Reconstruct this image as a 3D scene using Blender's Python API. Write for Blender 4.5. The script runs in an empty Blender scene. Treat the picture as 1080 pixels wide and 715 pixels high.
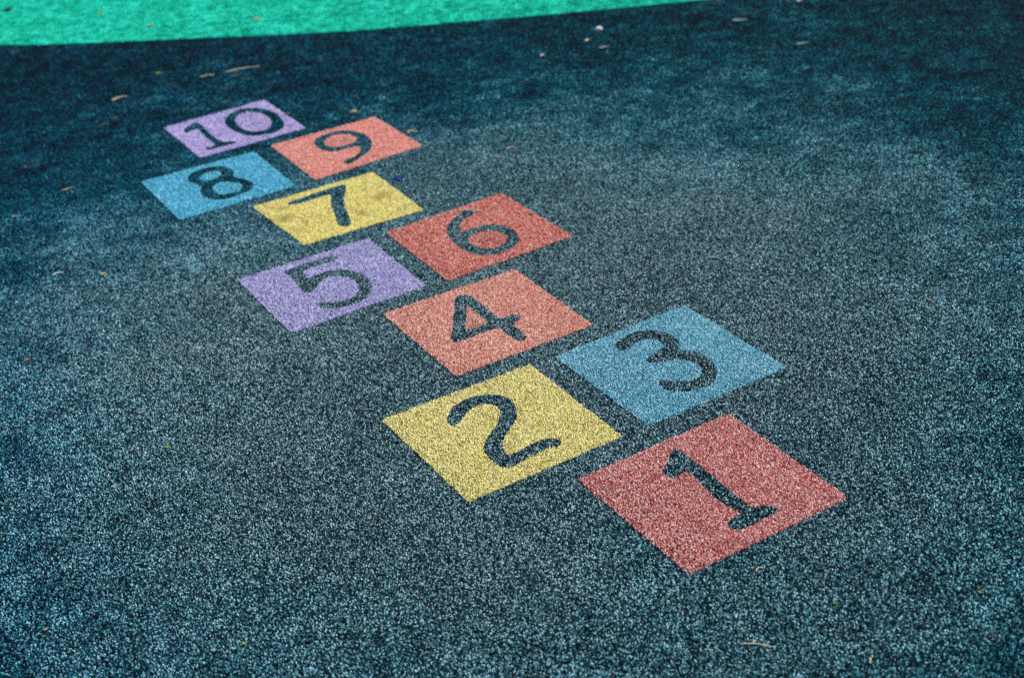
# Hopscotch game inlaid in a granular rubber playground surface.
import bpy, bmesh, math, random, json
from mathutils import Vector, Matrix, geometry
random.seed(7)
DATA = json.loads(r'''{"cam":[49.628,0.509556,-0.109512],"yaw":0.47484,"tiles":{"1":{"c":[0.3227,2.0581],"corners":[[-174.4,169.9],[175.7,173.4],[171.7,-171.0],[-173.0,-172.3]],"polys":[[[22.9,139.5],[26.6,129.9],[27.2,109.9],[26.8,82.8],[24.8,52.0],[25.4,25.0],[22.9,-1.6],[22.2,-29.3],[21.6,-56.5],[19.2,-81.8],[21.6,-93.4],[33.0,-97.4],[46.3,-102.8],[53.7,-109.9],[51.6,-121.5],[43.7,-127.5],[28.7,-127.9],[12.0,-127.0],[-4.0,-128.9],[-21.6,-129.4],[-36.4,-126.5],[-42.6,-118.0],[-40.6,-105.5],[-32.9,-98.2],[-21.5,-96.4],[-4.1,-96.4],[-2.5,-87.0],[-6.2,-69.5],[-8.8,-50.3],[-10.5,-31.6],[-6.7,-9.3],[-3.2,18.7],[-1.5,40.8],[2.2,61.8],[-5.1,70.1],[-17.9,66.9],[-32.8,62.7],[-38.9,72.8],[-36.6,89.5],[-28.7,99.4],[-15.2,107.7],[-1.3,118.6],[12.1,133.0]]]},"2":{"c":[-0.0425,2.3307],"corners":[[-174.4,176.6],[171.9,174.4],[171.0,-174.5],[-168.5,-176.5]],"polys":[[[-71.5,86.7],[-57.8,106.8],[-32.8,127.8],[-7.0,135.9],[16.9,134.2],[38.9,123.5],[56.0,109.6],[66.8,90.4],[66.7,63.4],[56.8,33.4],[41.5,8.4],[21.3,-9.0],[-0.0,-25.0],[-15.6,-39.1],[-30.3,-59.5],[-37.6,-82.3],[-35.1,-95.6],[-17.4,-95.4],[5.2,-92.2],[31.4,-88.2],[51.5,-89.6],[65.6,-100.8],[68.8,-115.0],[63.8,-125.4],[52.4,-122.1],[36.8,-118.4],[14.6,-120.8],[-7.4,-123.1],[-30.3,-127.3],[-48.4,-128.5],[-60.9,-122.6],[-67.5,-106.4],[-67.6,-81.2],[-65.7,-57.2],[-57.3,-38.1],[-39.0,-17.6],[-17.0,-2.4],[3.2,14.6],[19.4,32.3],[33.5,55.3],[35.1,73.0],[27.4,92.0],[11.3,101.8],[-10.9,100.6],[-33.5,87.2],[-51.5,70.7],[-65.3,64.6],[-72.3,73.8]]]},"3":{"c":[0.3156,2.5124],"corners":[[-172.5,170.0],[171.5,175.0],[171.6,-172.4],[-170.7,-172.6]],"polys":[[[-49.1,123.8],[-32.7,134.0],[-9.6,142.3],[15.2,145.9],[37.0,140.2],[55.3,124.9],[65.9,103.4],[69.1,76.5],[65.7,51.9],[52.9,32.3],[38.3,21.0],[55.0,9.2],[68.3,-7.1],[72.9,-30.6],[69.4,-60.1],[57.4,-88.3],[35.9,-114.2],[16.4,-125.7],[-5.4,-126.1],[-27.5,-123.1],[-46.7,-112.3],[-63.0,-97.2],[-69.8,-81.5],[-66.1,-64.5],[-58.2,-52.6],[-49.5,-55.4],[-40.9,-71.0],[-22.6,-83.5],[-3.6,-91.1],[13.5,-92.8],[30.4,-78.6],[41.6,-59.5],[40.8,-39.7],[32.7,-16.8],[18.5,-1.9],[-1.6,5.0],[-23.1,9.8],[-32.4,20.8],[-30.6,32.2],[-14.5,41.8],[7.2,43.6],[20.6,49.1],[35.1,60.5],[39.8,80.4],[30.9,99.4],[12.7,109.9],[-10.4,108.6],[-28.3,96.4],[-42.6,91.6],[-51.3,104.2]]]},"4":{"c":[-0.0529,2.783],"corners":[[-172.8,179.5],[175.5,172.8],[169.6,-176.4],[-172.4,-175.9]],"polys":[[[-10.4,129.1],[-0.1,138.8],[12.0,139.8],[24.2,129.3],[26.4,110.0],[25.8,85.8],[25.8,58.4],[24.0,23.9],[22.9,-4.6],[22.9,-22.1],[33.5,-21.2],[53.3,-21.6],[62.9,-26.8],[64.2,-39.6],[56.5,-50.5],[42.4,-53.1],[33.5,-59.9],[32.3,-78.8],[30.6,-102.7],[31.4,-120.1],[24.5,-133.7],[16.3,-135.1],[7.5,-129.4],[3.2,-115.9],[2.5,-96.0],[4.1,-72.1],[6.2,-51.2],[-12.6,-49.6],[-35.8,-47.0],[-56.6,-49.2],[-77.2,-51.4],[-95.7,-49.8],[-106.0,-46.7],[-103.5,-23.9],[-85.0,-2.9],[-69.9,24.3],[-52.2,56.0],[-29.8,90.6]],[[-1.5,93.9],[-1.1,69.3],[0.2,44.2],[-1.9,13.5],[-1.2,-16.3],[-16.2,-20.9],[-36.2,-21.3],[-52.2,-19.1],[-61.7,-14.0],[-48.6,12.2],[-29.5,42.7],[-13.1,70.4]]]},"5":{"c":[-0.4188,3.0529],"corners":[[-175.8,172.2],[177.7,169.2],[172.6,-168.6],[-174.5,-172.8]],"polys":[[[-69.8,131.7],[-54.4,133.8],[-30.4,140.1],[-8.8,140.7],[17.6,139.4],[44.2,138.1],[64.5,134.9],[71.0,121.9],[64.2,109.5],[47.8,109.3],[23.4,109.0],[-0.9,108.7],[-23.2,106.6],[-32.3,103.9],[-35.0,81.7],[-37.9,53.0],[-19.9,58.1],[3.2,62.5],[25.4,58.7],[45.7,50.2],[63.8,30.9],[75.3,3.4],[78.2,-30.5],[76.2,-62.9],[64.9,-93.6],[47.6,-118.3],[24.5,-134.3],[1.2,-140.1],[-20.6,-137.5],[-41.2,-132.5],[-58.8,-120.7],[-71.0,-102.1],[-73.1,-89.5],[-71.9,-77.7],[-63.3,-78.6],[-47.2,-94.3],[-27.4,-107.3],[-9.0,-112.1],[13.2,-108.4],[33.5,-89.7],[46.6,-64.3],[51.2,-34.5],[48.6,-8.2],[37.9,14.9],[22.6,28.2],[2.8,31.5],[-16.3,23.9],[-30.6,9.0],[-48.8,-9.0],[-61.5,-14.7],[-70.0,-7.4],[-68.4,17.9],[-67.5,51.1],[-64.5,89.9],[-64.9,114.7]]]},"6":{"c":[-0.06,3.2372],"corners":[[-174.5,168.5],[175.8,182.6],[177.6,-171.8],[-178.9,-179.4]],"polys":[[[51.0,149.6],[59.3,136.1],[75.7,132.3],[65.4,123.2],[44.6,109.3],[26.2,104.2],[6.6,96.9],[-8.9,75.4],[-20.7,51.1],[-27.0,32.5],[-10.0,38.0],[8.8,35.0],[29.0,34.3],[47.4,30.4],[62.2,19.9],[74.4,0.6],[81.4,-23.1],[81.0,-50.3],[75.9,-76.4],[65.5,-100.6],[48.5,-118.6],[24.3,-129.9],[1.2,-135.3],[-18.1,-134.3],[-36.6,-127.6],[-51.0,-113.6],[-61.7,-92.7],[-66.6,-65.7],[-69.3,-34.0],[-67.8,1.2],[-59.6,37.8],[-48.2,68.8],[-34.8,91.6],[-13.8,111.7],[10.9,128.9],[34.7,143.8]],[[-33.7,-12.4],[-17.8,0.5],[1.2,7.4],[20.7,5.7],[37.1,-6.2],[48.9,-21.5],[54.2,-43.4],[53.6,-66.6],[41.2,-85.7],[22.3,-98.7],[1.9,-103.6],[-16.3,-100.5],[-30.1,-85.0],[-39.0,-60.8],[-40.6,-36.3]]]},"7":{"c":[-0.425,3.5034],"corners":[[-181.2,171.5],[178.7,160.4],[169.3,-174.0],[-166.7,-157.9]],"polys":[[[-97.1,119.7],[-83.7,127.0],[-64.6,129.1],[-43.5,129.5],[-18.0,133.9],[6.5,135.4],[33.0,135.2],[54.6,135.6],[71.7,137.8],[77.4,126.7],[67.6,99.1],[53.3,76.2],[39.1,53.6],[22.6,14.2],[10.7,-20.8],[0.8,-56.9],[-6.6,-87.2],[-18.5,-120.0],[-29.4,-131.8],[-41.1,-129.8],[-46.4,-116.4],[-42.6,-91.1],[-30.0,-51.3],[-19.5,-16.1],[-12.1,15.1],[0.6,49.8],[16.3,82.4],[19.0,97.4],[1.6,99.9],[-19.1,100.7],[-40.6,99.3],[-61.6,98.9],[-82.0,99.7],[-96.1,109.5]]]},"8":{"c":[-0.7848,3.7663],"corners":[[-171.6,181.3],[173.6,162.2],[169.2,-173.5],[-171.2,-170.0]],"polys":[[[-52.7,106.5],[-38.1,128.1],[-19.9,138.8],[1.0,143.1],[24.7,140.9],[47.0,127.9],[63.2,104.7],[69.3,74.8],[67.0,45.4],[53.8,26.4],[55.7,5.3],[69.6,-15.4],[77.4,-45.6],[79.6,-74.2],[70.9,-99.8],[53.8,-113.6],[32.5,-119.7],[12.5,-123.1],[-7.5,-126.4],[-26.2,-120.1],[-45.6,-109.5],[-56.7,-88.5],[-61.4,-62.4],[-62.2,-32.4],[-51.9,-4.9],[-38.5,16.5],[-49.0,33.9],[-53.9,61.2],[-56.9,87.1]],[[-28.1,87.4],[-13.6,101.2],[7.2,105.4],[27.9,101.8],[38.5,84.0],[34.7,60.0],[21.8,44.7],[1.2,40.7],[-19.2,44.3],[-29.8,61.8]],[[-24.8,-18.7],[-12.4,-3.9],[3.7,7.7],[22.5,0.2],[41.5,-19.8],[52.6,-41.5],[52.3,-67.6],[39.3,-89.2],[18.1,-95.4],[-4.5,-92.9],[-24.1,-82.2],[-30.5,-54.3]]]},"9":{"c":[-0.427,3.9525],"corners":[[-172.3,172.8],[173.0,163.7],[174.7,-160.4],[-175.3,-176.2]],"polys":[[[-57.0,104.3],[-42.2,120.6],[-21.7,131.6],[1.2,136.0],[24.8,135.5],[46.0,123.9],[63.8,104.7],[75.2,77.6],[82.7,48.1],[80.8,10.4],[73.1,-25.4],[56.0,-59.9],[35.4,-86.2],[14.5,-103.4],[-8.3,-114.3],[-30.5,-129.5],[-50.0,-139.1],[-57.5,-128.0],[-57.7,-111.9],[-44.3,-104.5],[-24.2,-99.2],[-5.8,-92.3],[14.1,-74.2],[27.9,-49.9],[29.8,-26.3],[14.6,-20.2],[-3.3,-19.9],[-24.3,-20.8],[-42.6,-15.9],[-60.0,2.4],[-67.2,32.8],[-68.1,63.4],[-63.9,85.1]],[[-32.8,85.3],[-15.1,98.8],[10.5,109.3],[31.1,102.6],[46.2,83.5],[53.4,58.9],[54.1,31.9],[42.6,12.6],[23.6,5.2],[3.8,7.2],[-19.1,7.9],[-35.4,17.6],[-45.4,41.6],[-42.5,68.8]]]},"10":{"c":[-0.7935,4.2197],"corners":[[-174.3,168.3],[170.9,174.5],[173.3,-171.2],[-169.8,-171.7]],"polys":[[[-138.2,81.5],[-116.0,113.6],[-91.2,130.4],[-73.8,136.7],[-72.0,97.9],[-77.3,28.9],[-79.0,-28.7],[-77.3,-75.6],[-67.7,-100.2],[-46.1,-112.0],[-35.5,-128.6],[-54.8,-135.4],[-79.0,-131.1],[-100.4,-129.3],[-123.3,-132.2],[-134.0,-115.9],[-126.3,-104.5],[-105.2,-112.2],[-94.7,-103.4],[-97.2,-69.2],[-95.7,-12.5],[-92.4,50.3],[-92.9,81.6],[-115.0,72.3],[-132.4,65.2]],[[2.5,86.7],[22.7,115.6],[55.2,140.2],[85.1,146.4],[114.0,129.2],[135.6,93.2],[148.9,47.2],[149.6,-9.7],[140.1,-76.1],[121.2,-118.0],[94.1,-137.8],[67.5,-138.1],[37.4,-128.4],[12.7,-104.5],[-4.8,-61.4],[-10.5,-16.1],[-9.9,37.1]],[[26.5,63.0],[47.4,98.2],[74.2,107.1],[99.7,91.8],[117.5,57.1],[122.4,10.1],[113.1,-42.7],[92.9,-83.7],[67.8,-99.0],[41.3,-89.1],[21.9,-60.9],[14.4,-20.4],[17.6,23.7]]]}},"edge":[[-4.263,6.44],[-2.955,5.869],[-1.854,5.447],[-1.46,5.335],[-1.084,5.252],[-0.717,5.166],[-0.361,5.105],[-0.011,5.075],[0.335,5.046],[0.611,5.031],[0.8,5.024],[1.027,5.034],[1.338,5.168],[1.679,5.36],[2.157,5.779]]}''')
S = bpy.context.scene
COL = S.collection
# ------------------------------------------------------------------ node helpers
class NT:
    def __init__(s, name):
        s.m = bpy.data.materials.new(name); s.m.use_nodes = True
        s.t = s.m.node_tree; s.t.nodes.clear()
        s.out = s.n('ShaderNodeOutputMaterial')
        s.b = s.n('ShaderNodeBsdfPrincipled')
        s.l(s.b.outputs[0], s.out.inputs[0])
        s.pos = s.n('ShaderNodeNewGeometry').outputs['Position']
    def n(s, typ, **kw):
        x = s.t.nodes.new(typ)
        for k, v in kw.items(): setattr(x, k, v)
        return x
    def l(s, a, b): s.t.links.new(a, b)
    def setin(s, sock, v):
        if hasattr(v, 'is_output') or isinstance(v, bpy.types.NodeSocket): s.l(v, sock)
        else: sock.default_value = v
    def math(s, op, a, b=0.0, c=None, clamp=False):
        x = s.n('ShaderNodeMath', operation=op, use_clamp=clamp)
        s.setin(x.inputs[0], a); s.setin(x.inputs[1], b)
        if c is not None: s.setin(x.inputs[2], c)
        return x.outputs[0]
    def mr(s, v, a, b, c=0.0, d=1.0, smooth=False):
        x = s.n('ShaderNodeMapRange', interpolation_type='SMOOTHSTEP' if smooth else 'LINEAR')
        s.setin(x.inputs[0], v)
        for i, q in enumerate((a, b, c, d)): s.setin(x.inputs[1 + i], q)
        return x.outputs[0]
    def noise(s, scale, detail=2.0, rough=0.5, off=0.0, vec=None, dist=0.0):
        x = s.n('ShaderNodeTexNoise', noise_dimensions='3D')
        v = vec or s.pos
        if off:
            a = s.n('ShaderNodeVectorMath', operation='ADD'); s.l(v, a.inputs[0]); a.inputs[1].default_value = (off, off * .7, 0); v = a.outputs[0]
        s.l(v, x.inputs['Vector'])
        x.inputs['Scale'].default_value = scale; x.inputs['Detail'].default_value = detail
        x.inputs['Roughness'].default_value = rough; x.inputs['Distortion'].default_value = dist
        return x.outputs[0]
    def voro(s, scale, off=0.0, vec=None):
        x = s.n('ShaderNodeTexVoronoi', voronoi_dimensions='2D', feature='F1')
        v = vec or s.pos
        if off:
            a = s.n('ShaderNodeVectorMath', operation='ADD'); s.l(v, a.inputs[0]); a.inputs[1].default_value = (off, off * .7, 0); v = a.outputs[0]
        s.l(v, x.inputs['Vector']); x.inputs['Scale'].default_value = scale
        c = s.n('ShaderNodeSeparateColor'); s.l(x.outputs['Color'], c.inputs[0])
        return x.outputs['Distance'], c.outputs[0], c.outputs[1], c.outputs[2]
    def ramp(s, v, stops, interp='LINEAR'):
        x = s.n('ShaderNodeValToRGB'); s.l(v, x.inputs[0]); r = x.color_ramp; r.interpolation = interp
        while len(r.elements) < len(stops): r.elements.new(0.5)
        for e, (p, c) in zip(r.elements, stops): e.position = p; e.color = (*c, 1)
        return x.outputs[0]
    def mix(s, f, a, b, blend='MIX'):
        x = s.n('ShaderNodeMix', data_type='RGBA', blend_type=blend)
        s.setin(x.inputs[0], f)
        for i, q in ((6, a), (7, b)):
            if isinstance(q, tuple): q = (*q, 1)
            s.setin(x.inputs[i], q)
        return x.outputs[2]
    def bump(s, h, dist, strength=1.0):
        x = s.n('ShaderNodeBump'); x.inputs['Strength'].default_value = strength; x.inputs['Distance'].default_value = dist
        s.l(h, x.inputs['Height']); s.l(x.outputs[0], s.b.inputs['Normal'])

def grains(t, fine=265.0):
    """each granule carries its own random tone and two tint numbers in mesh attributes"""
    at = t.n('ShaderNodeAttribute', attribute_name='grain')
    c = t.n('ShaderNodeSeparateXYZ'); t.l(at.outputs['Vector'], c.inputs[0])
    w = t.noise(600, 2, .6)
    # the bedding sheet under and beyond the loose top granules (grain.x = -1) is made of the same crumbs
    d_, r_, g_, b_ = t.voro(290)
    isb = t.math('LESS_THAN', c.outputs[0], -.5)
    flat = t.math('SUBTRACT', t.math('MULTIPLY', r_, .45), t.math('MULTIPLY', d_, .15))
    base = t.math('ADD', t.math('MULTIPLY', isb, flat), t.math('MULTIPLY', t.math('SUBTRACT', 1.0, isb), c.outputs[0]))
    w = t.math('ADD', w, t.math('MULTIPLY', isb, t.math('MULTIPLY', d_, -3.0)))
    tone = t.math('ADD', base, t.math('MULTIPLY', t.math('SUBTRACT', t.math('MAXIMUM', w, 0), .5), .25))
    return tone, w, c.outputs[1], c.outputs[2], t.math('FRACT', t.math('MULTIPLY', c.outputs[2], 7.31)), None
BUMP = .0006
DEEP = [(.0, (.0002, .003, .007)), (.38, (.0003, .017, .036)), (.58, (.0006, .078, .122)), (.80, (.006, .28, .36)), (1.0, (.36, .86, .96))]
LIT_MID = [(.0, (.001, .005, .007)), (.34, (.007, .033, .043)), (.56, (.038, .102, .124)), (.78, (.14, .285, .325)), (1.0, (.55, .74, .78))]  # granule colours for the bright middle of the painted vignette

def base_bits(t, rough=.7, spec=.35):
    t.b.inputs['Roughness'].default_value = rough
    t.b.inputs['Specular IOR Level'].default_value = spec

def vignette_field(t):
    """vignette painted into the ground colour: bright-centre mask and dark-outer mask, with a ragged edge"""
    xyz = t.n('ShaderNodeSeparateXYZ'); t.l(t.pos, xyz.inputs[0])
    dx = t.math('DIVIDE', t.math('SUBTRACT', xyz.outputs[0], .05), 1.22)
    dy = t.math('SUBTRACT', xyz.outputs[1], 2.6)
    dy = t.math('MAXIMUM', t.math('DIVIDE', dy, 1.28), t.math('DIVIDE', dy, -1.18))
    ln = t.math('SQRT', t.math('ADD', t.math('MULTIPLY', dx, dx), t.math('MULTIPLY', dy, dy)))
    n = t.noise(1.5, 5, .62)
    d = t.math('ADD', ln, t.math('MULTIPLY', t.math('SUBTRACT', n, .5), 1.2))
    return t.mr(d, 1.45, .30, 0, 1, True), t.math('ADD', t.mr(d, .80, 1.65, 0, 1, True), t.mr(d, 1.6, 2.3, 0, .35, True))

def mat_dark():
    t = NT('dark_teal_rubber_granules'); base_bits(t, .7, .06)
    tone, h, g1, b1, b2, d1 = grains(t)
    centre_light, edge_shade = vignette_field(t)
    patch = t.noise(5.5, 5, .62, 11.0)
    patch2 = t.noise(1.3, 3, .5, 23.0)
    shift = t.math('ADD', t.math('MULTIPLY', t.math('SUBTRACT', patch, .5), t.mr(centre_light, 0, 1, .5, .16)), t.math('MULTIPLY', t.math('SUBTRACT', patch2, .5), .16))
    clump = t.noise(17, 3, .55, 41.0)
    shift = t.math('ADD', shift, t.math('ADD', t.math('MULTIPLY', edge_shade, -.22), t.math('MULTIPLY', t.math('SUBTRACT', clump, .5), t.mr(centre_light, 0, 1, .55, .15))))  # outer ground darkened: vignette shade painted into the granule tone
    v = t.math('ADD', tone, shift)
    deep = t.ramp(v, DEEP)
    lit_mid = t.ramp(v, LIT_MID)
    # bluer towards the left, greener towards the right
    bx = t.n('ShaderNodeSeparateXYZ'); t.l(t.pos, bx.inputs[0])
    bl = t.mr(t.math('ADD', bx.outputs[0], t.math('MULTIPLY', t.noise(1.2, 3, .6, 91.0), .8)), -.6, 1.3, 0, 1, True)
    deep = t.mix(bl, t.mix(1.0, deep, (.9, .94, 1.04), 'MULTIPLY'), t.mix(1.0, deep, (1.0, 1.10, 1.07), 'MULTIPLY'))
    c = t.mix(centre_light, deep, lit_mid)  # brighter, greyer middle of the vignette painted over the deep teal
    # a few granules lean blue or green
    c = t.mix(t.mr(b1, .8, 1.0, 0, .5), c, t.mix(1.0, c, (.6, .85, 1.25), 'MULTIPLY'))
    c = t.mix(t.mr(b2, .85, 1.0, 0, .6), c, t.mix(1.0, c, (1.0, 1.1, .75), 'MULTIPLY'))
    # pale scuffed streaks
    sc_ = t.math('MULTIPLY', t.mr(t.noise(11, 4, .6, 55.0), .60, .74, 0, 1), t.mr(t.noise(1.1, 2, .5, 77.0), .48, .62, 0, .42))
    c = t.mix(t.math('MULTIPLY', sc_, t.mr(tone, .2, .8)), c, (.34, .52, .54))
    # bright stray dust granules, weighted to the vignette's bright middle
    c = t.mix(t.math('MULTIPLY', t.math('GREATER_THAN', g1, .975), t.math('MULTIPLY', centre_light, .6)), c, (.46, .52, .50))
    t.l(c, t.b.inputs['Base Color'])
    t.bump(h, BUMP)
    return t.m

SMUDGES = [(-.310, 3.548, .035, .03), (-.564, 3.467, .032, .03), (-.36, 3.45, .012, .03)]
def mat_tile(name, dark, mid, light, pale, off, stain=False, blotch=.22):
    t = NT(name); base_bits(t, .8, .06)
    tone, h, g1, b1, b2, d1 = grains(t)
    n = t.noise(9, 4, .6, off)
    v = t.math('ADD', t.math('MULTIPLY_ADD', tone, .88, .05), t.math('MULTIPLY', t.math('SUBTRACT', n, .5), blotch))
    c = t.ramp(v, [(.0, dark), (.28, mid), (.66, light), (1.0, pale)])
    # stray dark granules from the surrounding surface and pale granules
    c = t.mix(t.math('MULTIPLY', t.math('GREATER_THAN', g1, .93), .65), c, (.04, .06, .06))
    c = t.mix(t.math('MULTIPLY', t.math('GREATER_THAN', b2, .92), .45), c, (.75, .72, .70))
    if stain:   # grey-brown trodden smudges
        s1 = t.mr(t.noise(14, 3, .6, 4.2), .60, .74, 0, .5)
        for (cx, cy, rx, ry) in SMUDGES:
            q = t.n('ShaderNodeSeparateXYZ'); t.l(t.pos, q.inputs[0])
            ex = t.math('DIVIDE', t.math('SUBTRACT', q.outputs[0], cx), rx); ey = t.math('DIVIDE', t.math('SUBTRACT', q.outputs[1], cy), ry)
            r_ = t.math('SQRT', t.math('ADD', t.math('MULTIPLY', ex, ex), t.math('MULTIPLY', ey, ey)))
            r_ = t.math('ADD', r_, t.math('MULTIPLY', t.math('SUBTRACT', t.noise(60, 4, .7), .5), 1.6))
            s1 = t.math('MAXIMUM', s1, t.mr(r_, 1.15, .3, 0, .5))
        sp = t.mr(t.math('MULTIPLY', g1, t.noise(30, 2, .5, 9.0)), .50, .58, 0, .6)
        c = t.mix(t.math('MAXIMUM', s1, sp), c, (.22, .17, .05))
    t.l(c, t.b.inputs['Base Color'])
    t.bump(h, BUMP)
    return t.m

def mat_green():
    t = NT('bright_green_rubber_granules'); base_bits(t, .8, .06)
    tone, h, g1, b1, b2, d1 = grains(t, 150.0)
    n = t.math('ADD', t.math('MULTIPLY', t.noise(7, 5, .65, 2.0), .45), t.math('MULTIPLY', t.noise(26, 2, .5, 5.0), .55))
    v = t.math('ADD', tone, t.math('MULTIPLY', t.math('SUBTRACT', n, .48), 2.3))
    c = t.ramp(v, [(.0, (.0, .17, .11)), (.3, (.0, .38, .235)), (.65, (.0, .56, .36)), (1.0, (.06, .92, .74))])
    t.l(c, t.b.inputs['Base Color']); t.bump(h, BUMP)
    return t.m

def mat_plain(name, c1, c2, scale=400, rough=.7):
    t = NT(name); base_bits(t, rough, .3)
    n = t.noise(scale, 3, .6)
    t.l(t.mix(t.mr(n, .35, .65), c1, c2), t.b.inputs['Base Color'])
    t.bump(n, .0006)
    return t.m

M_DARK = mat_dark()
M_GREEN = mat_green()
RED = mat_tile('brick_red_rubber', (.14, .014, .014), (.52, .145, .125), (.73, .34, .305), (.93, .82, .78), 1.3)
RED6 = mat_tile('tomato_red_rubber', (.18, .02, .012), (.56, .12, .095), (.77, .28, .225), (.94, .78, .64), 5.3)
CORAL = mat_tile('coral_pink_rubber', (.25, .06, .035), (.64, .23, .17), (.84, .43, .34), (.97, .86, .74), 2.3)
CORAL9 = mat_tile('pale_coral_rubber', (.34, .06, .045), (.74, .25, .20), (.90, .41, .33), (.97, .72, .64), 8.3)
YELL = mat_tile('yellow_rubber', (.20, .15, .03), (.68, .59, .17), (.89, .82, .34), (.95, .92, .66), 3.3)
YELL7 = mat_tile('stained_yellow_rubber', (.30, .22, .03), (.76, .65, .16), (.92, .83, .28), (.97, .94, .60), 3.9, stain=True)
BLUE = mat_tile('sky_blue_rubber', (.025, .10, .15), (.09, .33, .44), (.21, .55, .68), (.62, .88, .94), 4.3)
BLUE8 = mat_tile('bright_cyan_blue_rubber', (.01, .10, .19), (.03, .33, .53), (.09, .55, .76), (.42, .88, .97), 6.3)
PURP = mat_tile('lavender_rubber', (.09, .06, .22), (.29, .28, .53), (.48, .47, .76), (.88, .86, .97), 7.3)
PURP10 = mat_tile('violet_rubber', (.13, .08, .28), (.36, .31, .61), (.53, .47, .81), (.90, .80, .96), 9.3)

# ------------------------------------------------------------------ mesh helpers
def link(name, me, mat, parent=None):
    o = bpy.data.objects.new(name, me); COL.objects.link(o)
    if mat: me.materials.append(mat)
    if parent: o.parent = parent
    return o
def tag(o, label, cat=None, group=None, kind=None):
    if label: o['label'] = label
    if cat: o['category'] = cat
    if group: o['group'] = group
    if kind: o['kind'] = kind
    return o

def chaikin(P):
    out = []
    for i in range(len(P)):
        a, b = P[i], P[(i + 1) % len(P)]
        out += [a.lerp(b, .25), a.lerp(b, .75)]
    return out
def offset(P, d):
    area = sum(P[i - 1].cross(P[i]) for i in range(len(P)))
    out = []
    for i in range(len(P)):
        t_ = (P[(i + 1) % len(P)] - P[i - 1]).normalized()
        n_ = Vector((t_.y, -t_.x)) * (1 if area > 0 else -1)
        out.append(P[i] + n_ * d)
    return out
def ragged(P, step=.0032, amp=.0011):
    """resample a closed outline at granule size and push each point in or out by part of a granule"""
    out = []
    for i in range(len(P)):
        a, b = P[i], P[(i + 1) % len(P)]
        d = b - a; L = d.length
        if L < 1e-6: continue
        nrm = Vector((d.y, -d.x)) / L
        k = max(1, int(L / step))
        for j in range(k):
            q = a + d * ((j + random.uniform(-.2, .2) * (j > 0)) / k)
            out.append(q + nrm * random.gauss(0, amp))
    return out
def round_corners(P, r):
    out = []
    for i in range(len(P)):
        p, a, b = P[i], P[i - 1], P[(i + 1) % len(P)]
        u = p + (a - p).normalized() * r; w = p + (b - p).normalized() * r
        out += [u, u.lerp(p, .5).lerp(p.lerp(w, .5), .5), w]
    return out
def wobble(P, amp):
    """long lazy deviations of a hand-cut edge"""
    out = []; ph = random.uniform(0, 6)
    for i in range(len(P)):
        a, b = P[i], P[(i + 1) % len(P)]
        d = b - a; L = d.length; nrm = Vector((d.y, -d.x)) / L
        k = 14
        for j in range(k):
            f = j / k; env = math.sin(math.pi * f)
            out.append(a + d * f + nrm * amp * env * (math.sin(f * 9 + ph + i) + .6 * math.sin(f * 23 + 2 * ph + i)))
    return out

def sheet(name, loops, holes, z, drop, mat, parent=None):
    """flat inlay with holes: top faces by constrained triangulation plus a short wall round the outer loops"""
    v = []; e = []; tri = []
    allL = [[q for q in L] for L in loops + holes]
    for L in allL:
        s = len(v); v += [Vector((q.x, q.y)) for q in L]
        e += [(s + i, s + (i + 1) % len(L)) for i in range(len(L))]
    vo, eo, fo, _, _, _ = geometry.delaunay_2d_cdt(v, e, [], 4, 1e-7)
    me = bpy.data.meshes.new(name); bm = bmesh.new()
    bv = [bm.verts.new((q.x, q.y, z)) for q in vo]
    for f in fo:
        if len(f) < 3: continue
        a, b, c = vo[f[0]], vo[f[1]], vo[f[2]]
        if (b - a).cross(c - a) < 0: f = f[::-1]
        try: bm.faces.new([bv[i] for i in f])
        except ValueError: pass
    bm.edges.ensure_lookup_table()
    if drop:
        def inside_hole(m):
            for L in holes:
                lo = [min(q[k] for q in L) - .003 for k in (0, 1)]; hi = [max(q[k] for q in L) + .003 for k in (0, 1)]
                if lo[0] < m.x < hi[0] and lo[1] < m.y < hi[1]: return True
            return False
        be = [x for x in bm.edges if len(x.link_faces) == 1 and not inside_hole((x.verts[0].co + x.verts[1].co) / 2)]
        r = bmesh.ops.extrude_edge_only(bm, edges=be)
        for q in r['geom']:
            if isinstance(q, bmesh.types.BMVert): q.co.z -= drop
    for q in [q for q in bm.verts if not q.link_faces]: bm.verts.remove(q)
    bm.normal_update(); bm.to_mesh(me); bm.free()
    return link(name, me, mat, parent)

# ------------------------------------------------------------------ granules
import numpy as np
RNG = np.random.default_rng(11)
PITCH = .00285
def granule_centres():
    """jittered hexagonal packing over the part of the surface that can be seen, with a margin"""
    out = []; sz = []
    y = 1.2
    row = 0
    while y < 6.6:
        p = PITCH * (1 + .45 * min(1, max(0, (y - 4.0) / 1.0)))
        half_r = .75 + (y - 1.5) * .40 + .10; half_l = .85 + (y - 1.7) * .285 + .10
        x = np.arange(-half_l, half_r, p) + (row % 2) * p / 2
        out.append(np.stack([x, np.full_like(x, y)], 1)); sz.append(np.full(len(x), p)); y += p * .87; row += 1
    # coarser packing in the bands outside the picture, at both sides and beyond its top and bottom
    y = .8; p = .0052
    while y < 7.4:
        half_r = .75 + (y - 1.5) * .40 + .10; half_l = .85 + (y - 1.7) * .285 + .10
        if 1.2 <= y < 6.6: x = np.concatenate([np.arange(-half_l - .55, -half_l, p), np.arange(half_r, half_r + .55, p)])
        else: x = np.arange(-half_l - .55, half_r + .55, p)
        x = x + (row % 2) * p / 2
        out.append(np.stack([x, np.full_like(x, y)], 1)); sz.append(np.full(len(x), p)); y += p * .87; row += 1
    P = np.concatenate(out); sz = np.concatenate(sz)
    return P + RNG.normal(0, .20, P.shape) * sz[:, None], sz
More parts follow.
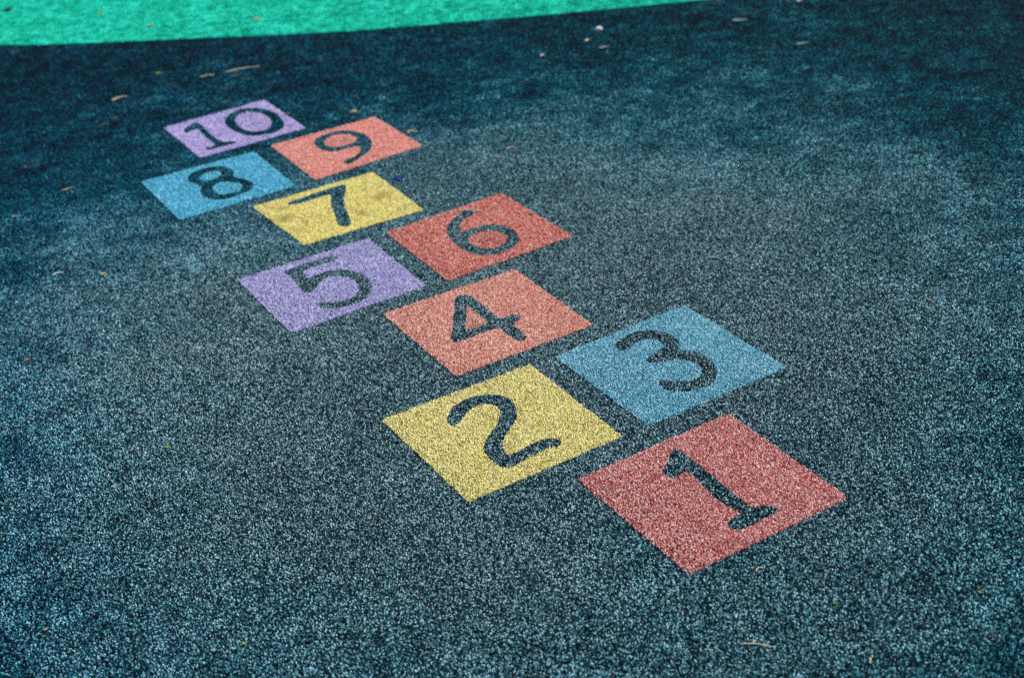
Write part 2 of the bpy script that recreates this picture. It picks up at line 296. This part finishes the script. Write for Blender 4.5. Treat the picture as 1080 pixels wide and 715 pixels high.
def inside(P, poly):
    poly = np.array([(q[0], q[1]) for q in poly]); res = np.zeros(len(P), bool)
    lo, hi = poly.min(0), poly.max(0)
    idx = np.nonzero((P[:, 0] > lo[0]) & (P[:, 0] < hi[0]) & (P[:, 1] > lo[1]) & (P[:, 1] < hi[1]))[0]
    X, Y = P[idx, 0], P[idx, 1]; r = np.zeros(len(idx), bool)
    for i in range(len(poly)):
        (x1, y1), (x2, y2) = poly[i - 1], poly[i]
        if y1 == y2: continue
        c = ((y1 > Y) != (y2 > Y)) & (X < (x2 - x1) * (Y - y1) / (y2 - y1) + x1)
        r ^= c
    res[idx] = r
    return res
def add_granules(o, P, PT, z0=0.0, size=1.0, tall=1.0):
    """append one irregular chunky granule per point to the object's mesh"""
    n = len(P)
    me = o.data
    ang0 = RNG.uniform(0, 2 * np.pi, n)
    rad = PT * RNG.uniform(.40, .66, n) * size
    hz = PT * RNG.uniform(.18, 1.0, n) * tall
    tilt = RNG.normal(0, .45, (n, 2))
    V = np.zeros((n, 8, 3))
    for k in range(4):
        a = ang0 + k * np.pi / 2 + RNG.uniform(-.45, .45, n)
        rb = rad * RNG.uniform(.85, 1.25, n); rt_ = rad * RNG.uniform(.45, .85, n)
        V[:, k, 0] = P[:, 0] + np.cos(a) * rb; V[:, k, 1] = P[:, 1] + np.sin(a) * rb; V[:, k, 2] = z0 - .0004
        tx, ty = np.cos(a) * rt_, np.sin(a) * rt_
        V[:, 4 + k, 0] = P[:, 0] + tx; V[:, 4 + k, 1] = P[:, 1] + ty
        V[:, 4 + k, 2] = z0 + hz + np.clip(tx * tilt[:, 0] + ty * tilt[:, 1], -.45 * hz, .6 * hz)
    F = np.array([[4, 5, 6, 7], [0, 1, 5, 4], [1, 2, 6, 5], [2, 3, 7, 6], [3, 0, 4, 7]])
    G = (RNG.uniform(0, 1, n), RNG.uniform(0, 1, n), RNG.uniform(0, 1, n))
    # original mesh
    nv = len(me.vertices); co = np.empty(nv * 3); me.vertices.foreach_get('co', co)
    nl = len(me.loops); li = np.empty(nl, np.int32); me.loops.foreach_get('vertex_index', li)
    npoly = len(me.polygons); ls = np.empty(npoly, np.int32); me.polygons.foreach_get('loop_start', ls)
    nf = (np.arange(n)[:, None, None] * 8 + F[None] + nv).astype(np.int32).ravel()
    m2 = bpy.data.meshes.new(me.name)
    m2.vertices.add(nv + n * 8); m2.vertices.foreach_set('co', np.concatenate([co, V.ravel()]))
    m2.loops.add(nl + len(nf)); m2.loops.foreach_set('vertex_index', np.concatenate([li, nf]))
    m2.polygons.add(npoly + n * 5)
    m2.polygons.foreach_set('loop_start', np.concatenate([ls, nl + 4 * np.arange(n * 5, dtype=np.int32)]))
    m2.update(calc_edges=True)
    at = m2.attributes.new('grain', 'FLOAT_VECTOR', 'POINT')
    gv = np.zeros((nv + n * 8, 3), np.float32); gv[:nv] = (-1, .3, .3)
    gv[nv:] = np.repeat(np.stack(G, 1), 8, 0)
    at.data.foreach_set('vector', gv.ravel())
    m2.materials.append(me.materials[0])
    nm = me.name; o.data = m2; bpy.data.meshes.remove(me); m2.name = nm
ALL, ASZ = granule_centres()
FREE = np.ones(len(ALL), bool)

# ------------------------------------------------------------------ setting
def grid_mesh(name, xs, ys, z):
    me = bpy.data.meshes.new(name)
    me.from_pydata([(x, y, z) for y in ys for x in xs], [], [(j * len(xs) + i, j * len(xs) + i + 1, (j + 1) * len(xs) + i + 1, (j + 1) * len(xs) + i) for j in range(len(ys) - 1) for i in range(len(xs) - 1)])
    return me
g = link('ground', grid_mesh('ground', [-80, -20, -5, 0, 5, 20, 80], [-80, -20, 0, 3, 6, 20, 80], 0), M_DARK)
tag(g, 'dark teal granular rubber playground surface around the hopscotch', None, None, 'structure')
E2 = [Vector(p) for p in DATA['edge']]
# green surface laid beyond a curved edge
pts = []
for i in range(len(E2) - 1):
    a0, a, b, b0 = E2[max(i - 1, 0)], E2[i], E2[i + 1], E2[min(i + 2, len(E2) - 1)]
    k = max(2, int((b - a).length / .006))
    for j in range(k):
        t_ = j / k
        q = .5 * ((2 * a) + (b - a0) * t_ + (2 * a0 - 5 * a + 4 * b - b0) * t_ ** 2 + (3 * a - a0 - 3 * b + b0) * t_ ** 3)
        pts.append(q + Vector((random.gauss(0, .0015), random.gauss(0, .0015))))
pts.append(E2[-1])
far = [Vector((p.x * 9, 78.0)) for p in pts]
me = bpy.data.meshes.new('green_ground'); n_ = len(pts)
vv = [(p.x, p.y, -.002) for p in pts] + [(p.x, p.y, .004) for p in pts] + [(p.x, p.y, .004) for p in far]
me.from_pydata(vv, [], [(r_ * n_ + i, r_ * n_ + i + 1, (r_ + 1) * n_ + i + 1, (r_ + 1) * n_ + i) for r_ in (0, 1) for i in range(n_ - 1)])
g2 = link('green_ground', me, M_GREEN)
tag(g2, 'bright green rubber surface beyond the curved edge at the top', None, None, 'structure')
GREEN_POLY = pts + [far[-1], far[0]]
gm = inside(ALL, GREEN_POLY)
add_granules(g2, ALL[gm], ASZ[gm], .004)
FREE &= ~gm
# ------------------------------------------------------------------ the ten hopscotch squares
NUMS = {
 '1': (RED, 'brick red hopscotch square marked with a dark 1, at the near end of the course'),
 '2': (YELL, 'clean yellow hopscotch square marked with a dark 2, left of the blue 3'),
 '3': (BLUE, 'sky blue hopscotch square marked with a dark 3, right of the yellow 2'),
 '4': (CORAL, 'coral pink hopscotch square marked with a dark 4, alone between rows 2-3 and 5-6'),
 '5': (PURP, 'lavender hopscotch square marked with a dark 5, left of the red 6'),
 '6': (RED6, 'tomato red hopscotch square marked with a dark 6, with a straw lying on it'),
 '7': (YELL7, 'yellow hopscotch square with brown smudges, marked with a dark 7'),
 '8': (BLUE8, 'bright blue hopscotch square marked with a dark 8, left of the pink 9'),
 '9': (CORAL9, 'pale coral hopscotch square marked with a dark 9, right of the blue 8'),
 '10': (PURP10, 'violet hopscotch square marked with a dark 10, at the far end of the course'),
}
OUTER = {'10': [0, 1]}
ZT = .0018
for k, T in DATA['tiles'].items():
    mat, lab = NUMS[k]
    cs = [Vector(p) / 1000 for p in T['corners']]
    if (cs[1] - cs[0]).cross(cs[2] - cs[1]) < 0: cs = cs[::-1]
    P = wobble(round_corners(cs, .009 if k in '38510' else .004), .0006)
    polys = [chaikin([Vector(p) / 1000 for p in L]) for L in T['polys']]
    no = 2 if k == '10' else 1
    outers, holes = [offset(q, .0014) for q in polys[:no]], [offset(q, -.0010) for q in polys[no:]]
    # the coloured square has the digits cut out of it; the dark granules fill the cut
    owner = {'4': [0], '6': [0], '9': [0], '8': [0, 0], '10': [1]}.get(k, [])
    root = sheet('hopscotch_square', [P], outers, ZT, ZT + .002, mat)
    # island pieces inside closed digits belong to the coloured square
    if holes:
        isl = [sheet('island', [h_], [], ZT, 0, None) for h_ in holes]
        bm = bmesh.new(); bm.from_mesh(root.data)
        for o in isl: bm.from_mesh(o.data)
        bm.to_mesh(root.data); bm.free()
        for o in isl: d = o.data; bpy.data.objects.remove(o); bpy.data.meshes.remove(d)
    root.location = (T['c'][0], T['c'][1], 0); root.rotation_euler = (0, 0, DATA['yaw'])
    tag(root, lab, 'hopscotch square', 'numbered hopscotch squares')
    ca, sa = math.cos(DATA['yaw']), math.sin(DATA['yaw'])
    D = ALL + RNG.normal(0, .0010, ALL.shape) - np.array(T['c']); LOC = np.stack([D[:, 0] * ca + D[:, 1] * sa, -D[:, 0] * sa + D[:, 1] * ca], 1)
    inT = inside(LOC, P) & FREE
    FREE &= ~inT
    for i, o_ in enumerate(outers):
        hs = [holes[j] for j, w in enumerate(owner) if w == i]
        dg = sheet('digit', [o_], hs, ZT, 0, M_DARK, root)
        m_ = inside(LOC, o_) & inT
        for h_ in hs: m_ &= ~inside(LOC, h_)
        inT &= ~m_
        add_granules(dg, LOC[m_], ASZ[m_], ZT)
    add_granules(root, LOC[inT], ASZ[inT], ZT)
add_granules(g, ALL[FREE], ASZ[FREE], 0)
print('granules', len(ALL))

# ------------------------------------------------------------------ litter
STRAW = mat_plain('dry_straw', (.62, .50, .30), (.80, .70, .50))
TWIG = mat_plain('dry_twig', (.34, .25, .17), (.55, .45, .35))
PALE = mat_plain('pale_chip', (.60, .62, .60), (.82, .84, .82))
LEAFY = mat_plain('yellowing_leaf', (.45, .42, .06), (.66, .60, .14))
LEAFG = mat_plain('green_leaf_scrap', (.22, .32, .05), (.40, .45, .10))
PINK = mat_plain('faded_petal', (.40, .28, .24), (.55, .42, .37))
TAN = mat_plain('tan_pebble', (.40, .24, .11), (.66, .42, .20))
BLU = mat_plain('blue_plastic', (.02, .10, .55), (.05, .22, .80), rough=.4)
GREY = mat_plain('dust_grey', (.30, .42, .44), (.48, .58, .60))
DARKL = mat_plain('dark_leaf', (.03, .04, .02), (.08, .08, .03))

def ribbon_tube(path, radii, n=7):
    """tapered tube along a bent path"""
    bm = bmesh.new(); rings = []
    for i, p in enumerate(path):
        d = (path[min(i + 1, len(path) - 1)] - path[max(i - 1, 0)]).normalized()
        s = d.cross(Vector((0, 0, 1))).normalized(); u = s.cross(d)
        rings.append([bm.verts.new(p + (s * math.cos(a) + u * math.sin(a)) * radii[i]) for a in [2 * math.pi * j / n for j in range(n)]])
    for a, b in zip(rings, rings[1:]):
        for j in range(n): bm.faces.new((a[j], a[(j + 1) % n], b[(j + 1) % n], b[j]))
    bm.faces.new(rings[0]); bm.faces.new(rings[-1][::-1])
    bmesh.ops.recalc_face_normals(bm, faces=bm.faces)
    return bm
def bm_obj(name, bm, mat, loc, rz, parent=None):
    me = bpy.data.meshes.new(name); bm.to_mesh(me); bm.free()
    for f in me.polygons: f.use_smooth = True
    o = link(name, me, mat, parent)
    if parent is None: o.location = loc; o.rotation_euler = (0, 0, rz)
    return o
def twig(x, y, L, r, rz, mat, label, cat='twig', bend=.12, name='twig', fork=False, z=.002, group=None):
    N = 12; ph = random.uniform(0, 6)
    path = [Vector(((i / N - .5) * L, bend * L * (math.sin(math.pi * i / N) + .15 * math.sin(7 * i / N + ph)), z + r + .0015 * math.sin(3 * i / N) ** 2)) for i in range(N + 1)]
    rad = [r * (1 - .55 * i / N) * (1 + random.uniform(-.15, .15)) for i in range(N + 1)]
    bm = ribbon_tube(path, rad)
    if fork:
        for fi, s in ((4, 1), (8, -1)):
            b2 = ribbon_tube([path[fi].lerp(path[fi] + Vector((L * .13, s * L * .12, .002)), q / 3) for q in range(4)], [r * .6, r * .5, r * .4, r * .25], 5)
            me = bpy.data.meshes.new('x'); b2.to_mesh(me); b2.free(); bm.from_mesh(me); bpy.data.meshes.remove(me)
    return tag(bm_obj(name, bm, mat, (x, y, 0), rz), label, cat, group)
def blade(x, y, L, w, rz, mat, label, cat='leaf scrap', name='leaf_scrap', curl=.15, z=.003, group=None):
    """small curled leaf fragment: tapered, creased and slightly thick"""
    bm = bmesh.new(); N = 10; rows = []
    for i in range(N + 1):
        f = i / N; ww = w * (math.sin(math.pi * (f * .92 + .04)) ** .7) * (1 + random.uniform(-.12, .12))
        zz = z + curl * L * (f - .5) ** 2 * 1.6 + .0005
        rows.append([bm.verts.new(((f - .5) * L, s * ww / 2 + .1 * L * math.sin(2.4 * f), zz + abs(s) * w * .22)) for s in (-1, -.5, 0, .5, 1)])
    for a, b in zip(rows, rows[1:]):
        for j in range(4): bm.faces.new((a[j], b[j], b[j + 1], a[j + 1]))
    bmesh.ops.solidify(bm, geom=bm.faces[:], thickness=.0006)
    bmesh.ops.recalc_face_normals(bm, faces=bm.faces)
    return tag(bm_obj(name, bm, mat, (x, y, 0), rz), label, cat, group)
def pebble(x, y, r, mat, label, cat='pebble', name='pebble', flat=.65, ax=1.25, rz=0, group=None):
    bm = bmesh.new(); bmesh.ops.create_icosphere(bm, subdivisions=3, radius=r)
    k = [Vector((random.gauss(0, 1), random.gauss(0, 1), random.gauss(0, 1))).normalized() for _ in range(9)]
    for v in bm.verts:
        d = v.co.normalized()
        for q in k:
            c = d.dot(q)
            if c > .72: v.co -= q * (c - .72) * r * .9
        v.co.x *= ax; v.co.z *= flat; v.co.z += r * flat * .75 + .001
    return tag(bm_obj(name, bm, mat, (x, y, 0), rz), label, cat, group)

GS = 'small scraps scattered on the rubber surface'
pebble(-.417, 4.236, .0095, TAN, 'small tan pebble lying just behind the far edge of the coral 9 square', rz=.4)
b = blade(-.231, 4.012, .042, .006, .95, STRAW, 'pale crossed straws at the right corner of the coral 9 square', 'straw', 'crossed_straw', .08)
bm = ribbon_tube([Vector((-.018 + .036 * i / 5, .003 * math.sin(i), .005)) for i in range(6)], [.0014] * 6, 6)
o = bm_obj('stalk', bm, STRAW, None, 0, b); o.rotation_euler = (0, 0, -1.25)
twig(-1.228, 4.622, .055, .0042, .62, TWIG, 'short tan twig on the dark rubber left of the violet 10 square', bend=.14)
for i, (dx, dy, L, lab) in enumerate(((-.085, -.02, .05, 'left of two thin pale straws in line behind the violet 10 square'), (.035, .012, .12, 'longer right one of two thin pale straws in line behind the violet 10 square'))):
    twig(-.866 + dx, 4.79 + dy, L, .0024, .22, STRAW, lab, 'straw', .04, 'straw')
blade(-1.133, 4.858, .022, .016, .4, LEAFY, 'small yellow leaf scrap on dark rubber near the green edge', group=GS)
pebble(.417, 4.805, .012, PALE, 'round white pebble on dark rubber just below the green edge, top centre', flat=.7)
pebble(.365, 4.70, .007, STRAW, 'tiny beige crumb just below the white pebble at top centre', 'crumb', 'crumb')
blade(.897, 4.726, .05, .03, -.25, GREY, 'broad pale grey leaf scrap lying on dark rubber at the top right of centre', curl=.1)
blade(.414, 4.60, .035, .022, .1, GREY, 'dull grey flake below the white pebble at top centre', 'flake', 'flake', .05)
blade(.208, 4.591, .024, .018, .9, PALE, 'tiny pale flake on dark rubber, left of the dull grey flake', 'flake', 'flake', .05)
blade(1.041, 4.416, .045, .018, .1, GREY, 'thin grey flake on the dark rubber at the right, under the broad grey leaf', 'flake', 'flake', .05)
blade(1.142, 4.877, .02, .03, .3, PALE, 'pale green fleck at the top edge, above the broad grey leaf', 'flake', 'flake', .1)
blade(-1.517, 5.745, .02, .02, .7, LEAFY, 'yellowish leaf crumb on the green surface, upper left', z=.006)
blade(-1.268, 5.467, .022, .022, -.4, LEAFY, 'pale yellow leaf scrap on green surface close to its dark edge', z=.006)
blade(-.84, 5.395, .024, .024, .2, STRAW, 'beige leaf scrap on the green surface right of the other scraps', z=.006)
blade(-1.95, 5.95, .035, .03, .3, DARKL, 'dark brown leaf on the green surface in the top left corner', 'leaf', 'leaf', z=.006)
blade(-1.231, 3.849, .040, .007, .45, STRAW, 'thin tan leaf sliver on dark rubber left of the blue 8 square', curl=.12)
twig(-1.128, 3.274, .026, .0022, .3, PALE, 'small white splinter on dark rubber far left of the lavender 5 square', 'splinter', .1, 'splinter')
blade(-1.004, 3.239, .013, .016, 1.1, LEAFY, 'olive yellow leaf crumb right of the white splinter', group=GS)
blade(-1.344, 3.685, .02, .012, .2, GREY, 'grey leaf crumb by the left edge of the picture', curl=.05)
blade(-1.095, 2.827, .015, .01, .2, PINK, 'pinkish crumb nearer the top of the pair at the left edge', 'crumb', 'crumb')
blade(-1.032, 2.709, .013, .009, 1.2, PINK, 'pinkish crumb lower in the pair at the left edge', 'crumb', 'crumb')
twig(.322, 1.64, .050, .0012, -.30, STRAW, 'thin dry forked twig on the dark rubber nearest the camera, below the red 1 square', bend=.035, fork=True)
twig(.482, 1.582, .016, .0011, 1.1, STRAW, 'tiny upright straw stub right of the thin forked twig', 'straw', .1, 'straw', fork=True)
blade(.688, 1.704, .011, .0035, -.75, LEAFY, 'yellow leaf sliver in the near right corner of the rubber surface', curl=.08)
blade(.461, 1.715, .006, .006, .3, LEAFG, 'tiny green leaf crumb between the red 1 square and the forked twig', curl=.1)
twig(.364, 1.817, .017, .0011, .35, STRAW, 'small curved straw just outside the near edge of the red 1 square', 'straw', .25, 'straw')
twig(.059, 3.787, .030, .0016, -.2, STRAW, 'small pale curved straw on dark rubber behind the tomato red 6 square', 'straw', .25, 'straw')
blade(-.268, 3.652, .046, .011, -1.05, BLU, 'thin bright blue plastic strip beside the corner of the stained yellow 7 square', 'plastic strip', 'plastic_strip', .05)
twig(-.070, 3.372, .080, .0019, -.42, STRAW, 'long pale straw lying across the top of the digit 6 on the tomato red square', 'straw', .12, 'straw', z=.004)
blade(.084, 3.315, .012, .008, .5, DARKL, 'tiny dark leaf crumb on the tomato red 6 square, right of its digit', z=.004)
blade(-.628, 4.286, .022, .012, -.6, PINK, 'reddish leaf scrap on the far right edge of the violet 10 square', z=.004)
blade(.833, 2.765, .012, .010, .4, PALE, 'pale chip on dark rubber right of the sky blue 3 square', 'chip', 'chip')
blade(.905, 2.647, .012, .009, .9, PINK, 'pinkish chip on dark rubber at the right, below the pale chip', 'chip', 'chip')
blade(-.705, 2.392, .010, .007, .4, LEAFY, 'yellow crumb on open dark rubber left of the yellow 2 square', 'crumb', 'crumb')
blade(-.482, 1.774, .009, .006, .4, LEAFY, 'yellow crumb on dark rubber at the bottom left', 'crumb', 'crumb')
blade(-.825, 1.865, .010, .008, .9, PINK, 'beige pink crumb in the bottom left corner', 'crumb', 'crumb')

# ------------------------------------------------------------------ camera, sun, sky
cd = bpy.data.cameras.new('camera'); cam = bpy.data.objects.new('camera', cd); COL.objects.link(cam)
lens, pitch, roll = DATA['cam']
fw = Vector((0, math.cos(pitch), -math.sin(pitch))); up = Vector((0, math.sin(pitch), math.cos(pitch))); rt = Vector((1, 0, 0))
r2 = rt * math.cos(roll) + up * math.sin(roll); u2 = up * math.cos(roll) - rt * math.sin(roll)
m = Matrix((r2, u2, -fw)).transposed().to_4x4(); m.translation = (0, 0, 1.5)
cam.matrix_world = m
cd.lens = lens; cd.sensor_width = 36; cd.sensor_fit = 'HORIZONTAL'; cd.clip_end = 500; cd.clip_start = .05
cd.dof.use_dof = True; cd.dof.focus_distance = 2.7; cd.dof.aperture_fstop = 3.4; cd.dof.aperture_blades = 7
S.camera = cam
EL, AZ = math.radians(48), math.radians(60)      # azimuth clockwise from +Y
sd = bpy.data.lights.new('sun', 'SUN'); sun = bpy.data.objects.new('sun', sd); COL.objects.link(sun)
sd.energy = 4.0; sd.angle = math.radians(.53); sd.color = (1, .95, .87)
to = Vector((math.sin(AZ) * math.cos(EL), math.cos(AZ) * math.cos(EL), math.sin(EL)))
sun.rotation_euler = to.to_track_quat('Z', 'Y').to_euler(); sun.location = to * 20
w = bpy.data.worlds.new('World'); S.world = w; w.use_nodes = True
nt = w.node_tree; nt.nodes.clear()
sk = nt.nodes.new('ShaderNodeTexSky'); sk.sky_type = 'NISHITA'; sk.sun_disc = False; sk.sun_elevation = EL; sk.sun_rotation = AZ
bg = nt.nodes.new('ShaderNodeBackground'); bg.inputs[1].default_value = .1
wo = nt.nodes.new('ShaderNodeOutputWorld'); nt.links.new(sk.outputs[0], bg.inputs[0]); nt.links.new(bg.outputs[0], wo.inputs[0])
S.view_settings.view_transform = 'Standard'; S.view_settings.look = 'None'; S.view_settings.exposure = 0.24; S.view_settings.gamma = 1
S.view_settings.use_curve_mapping = False
S.cycles.use_denoising = False
S.cycles.max_bounces = 4
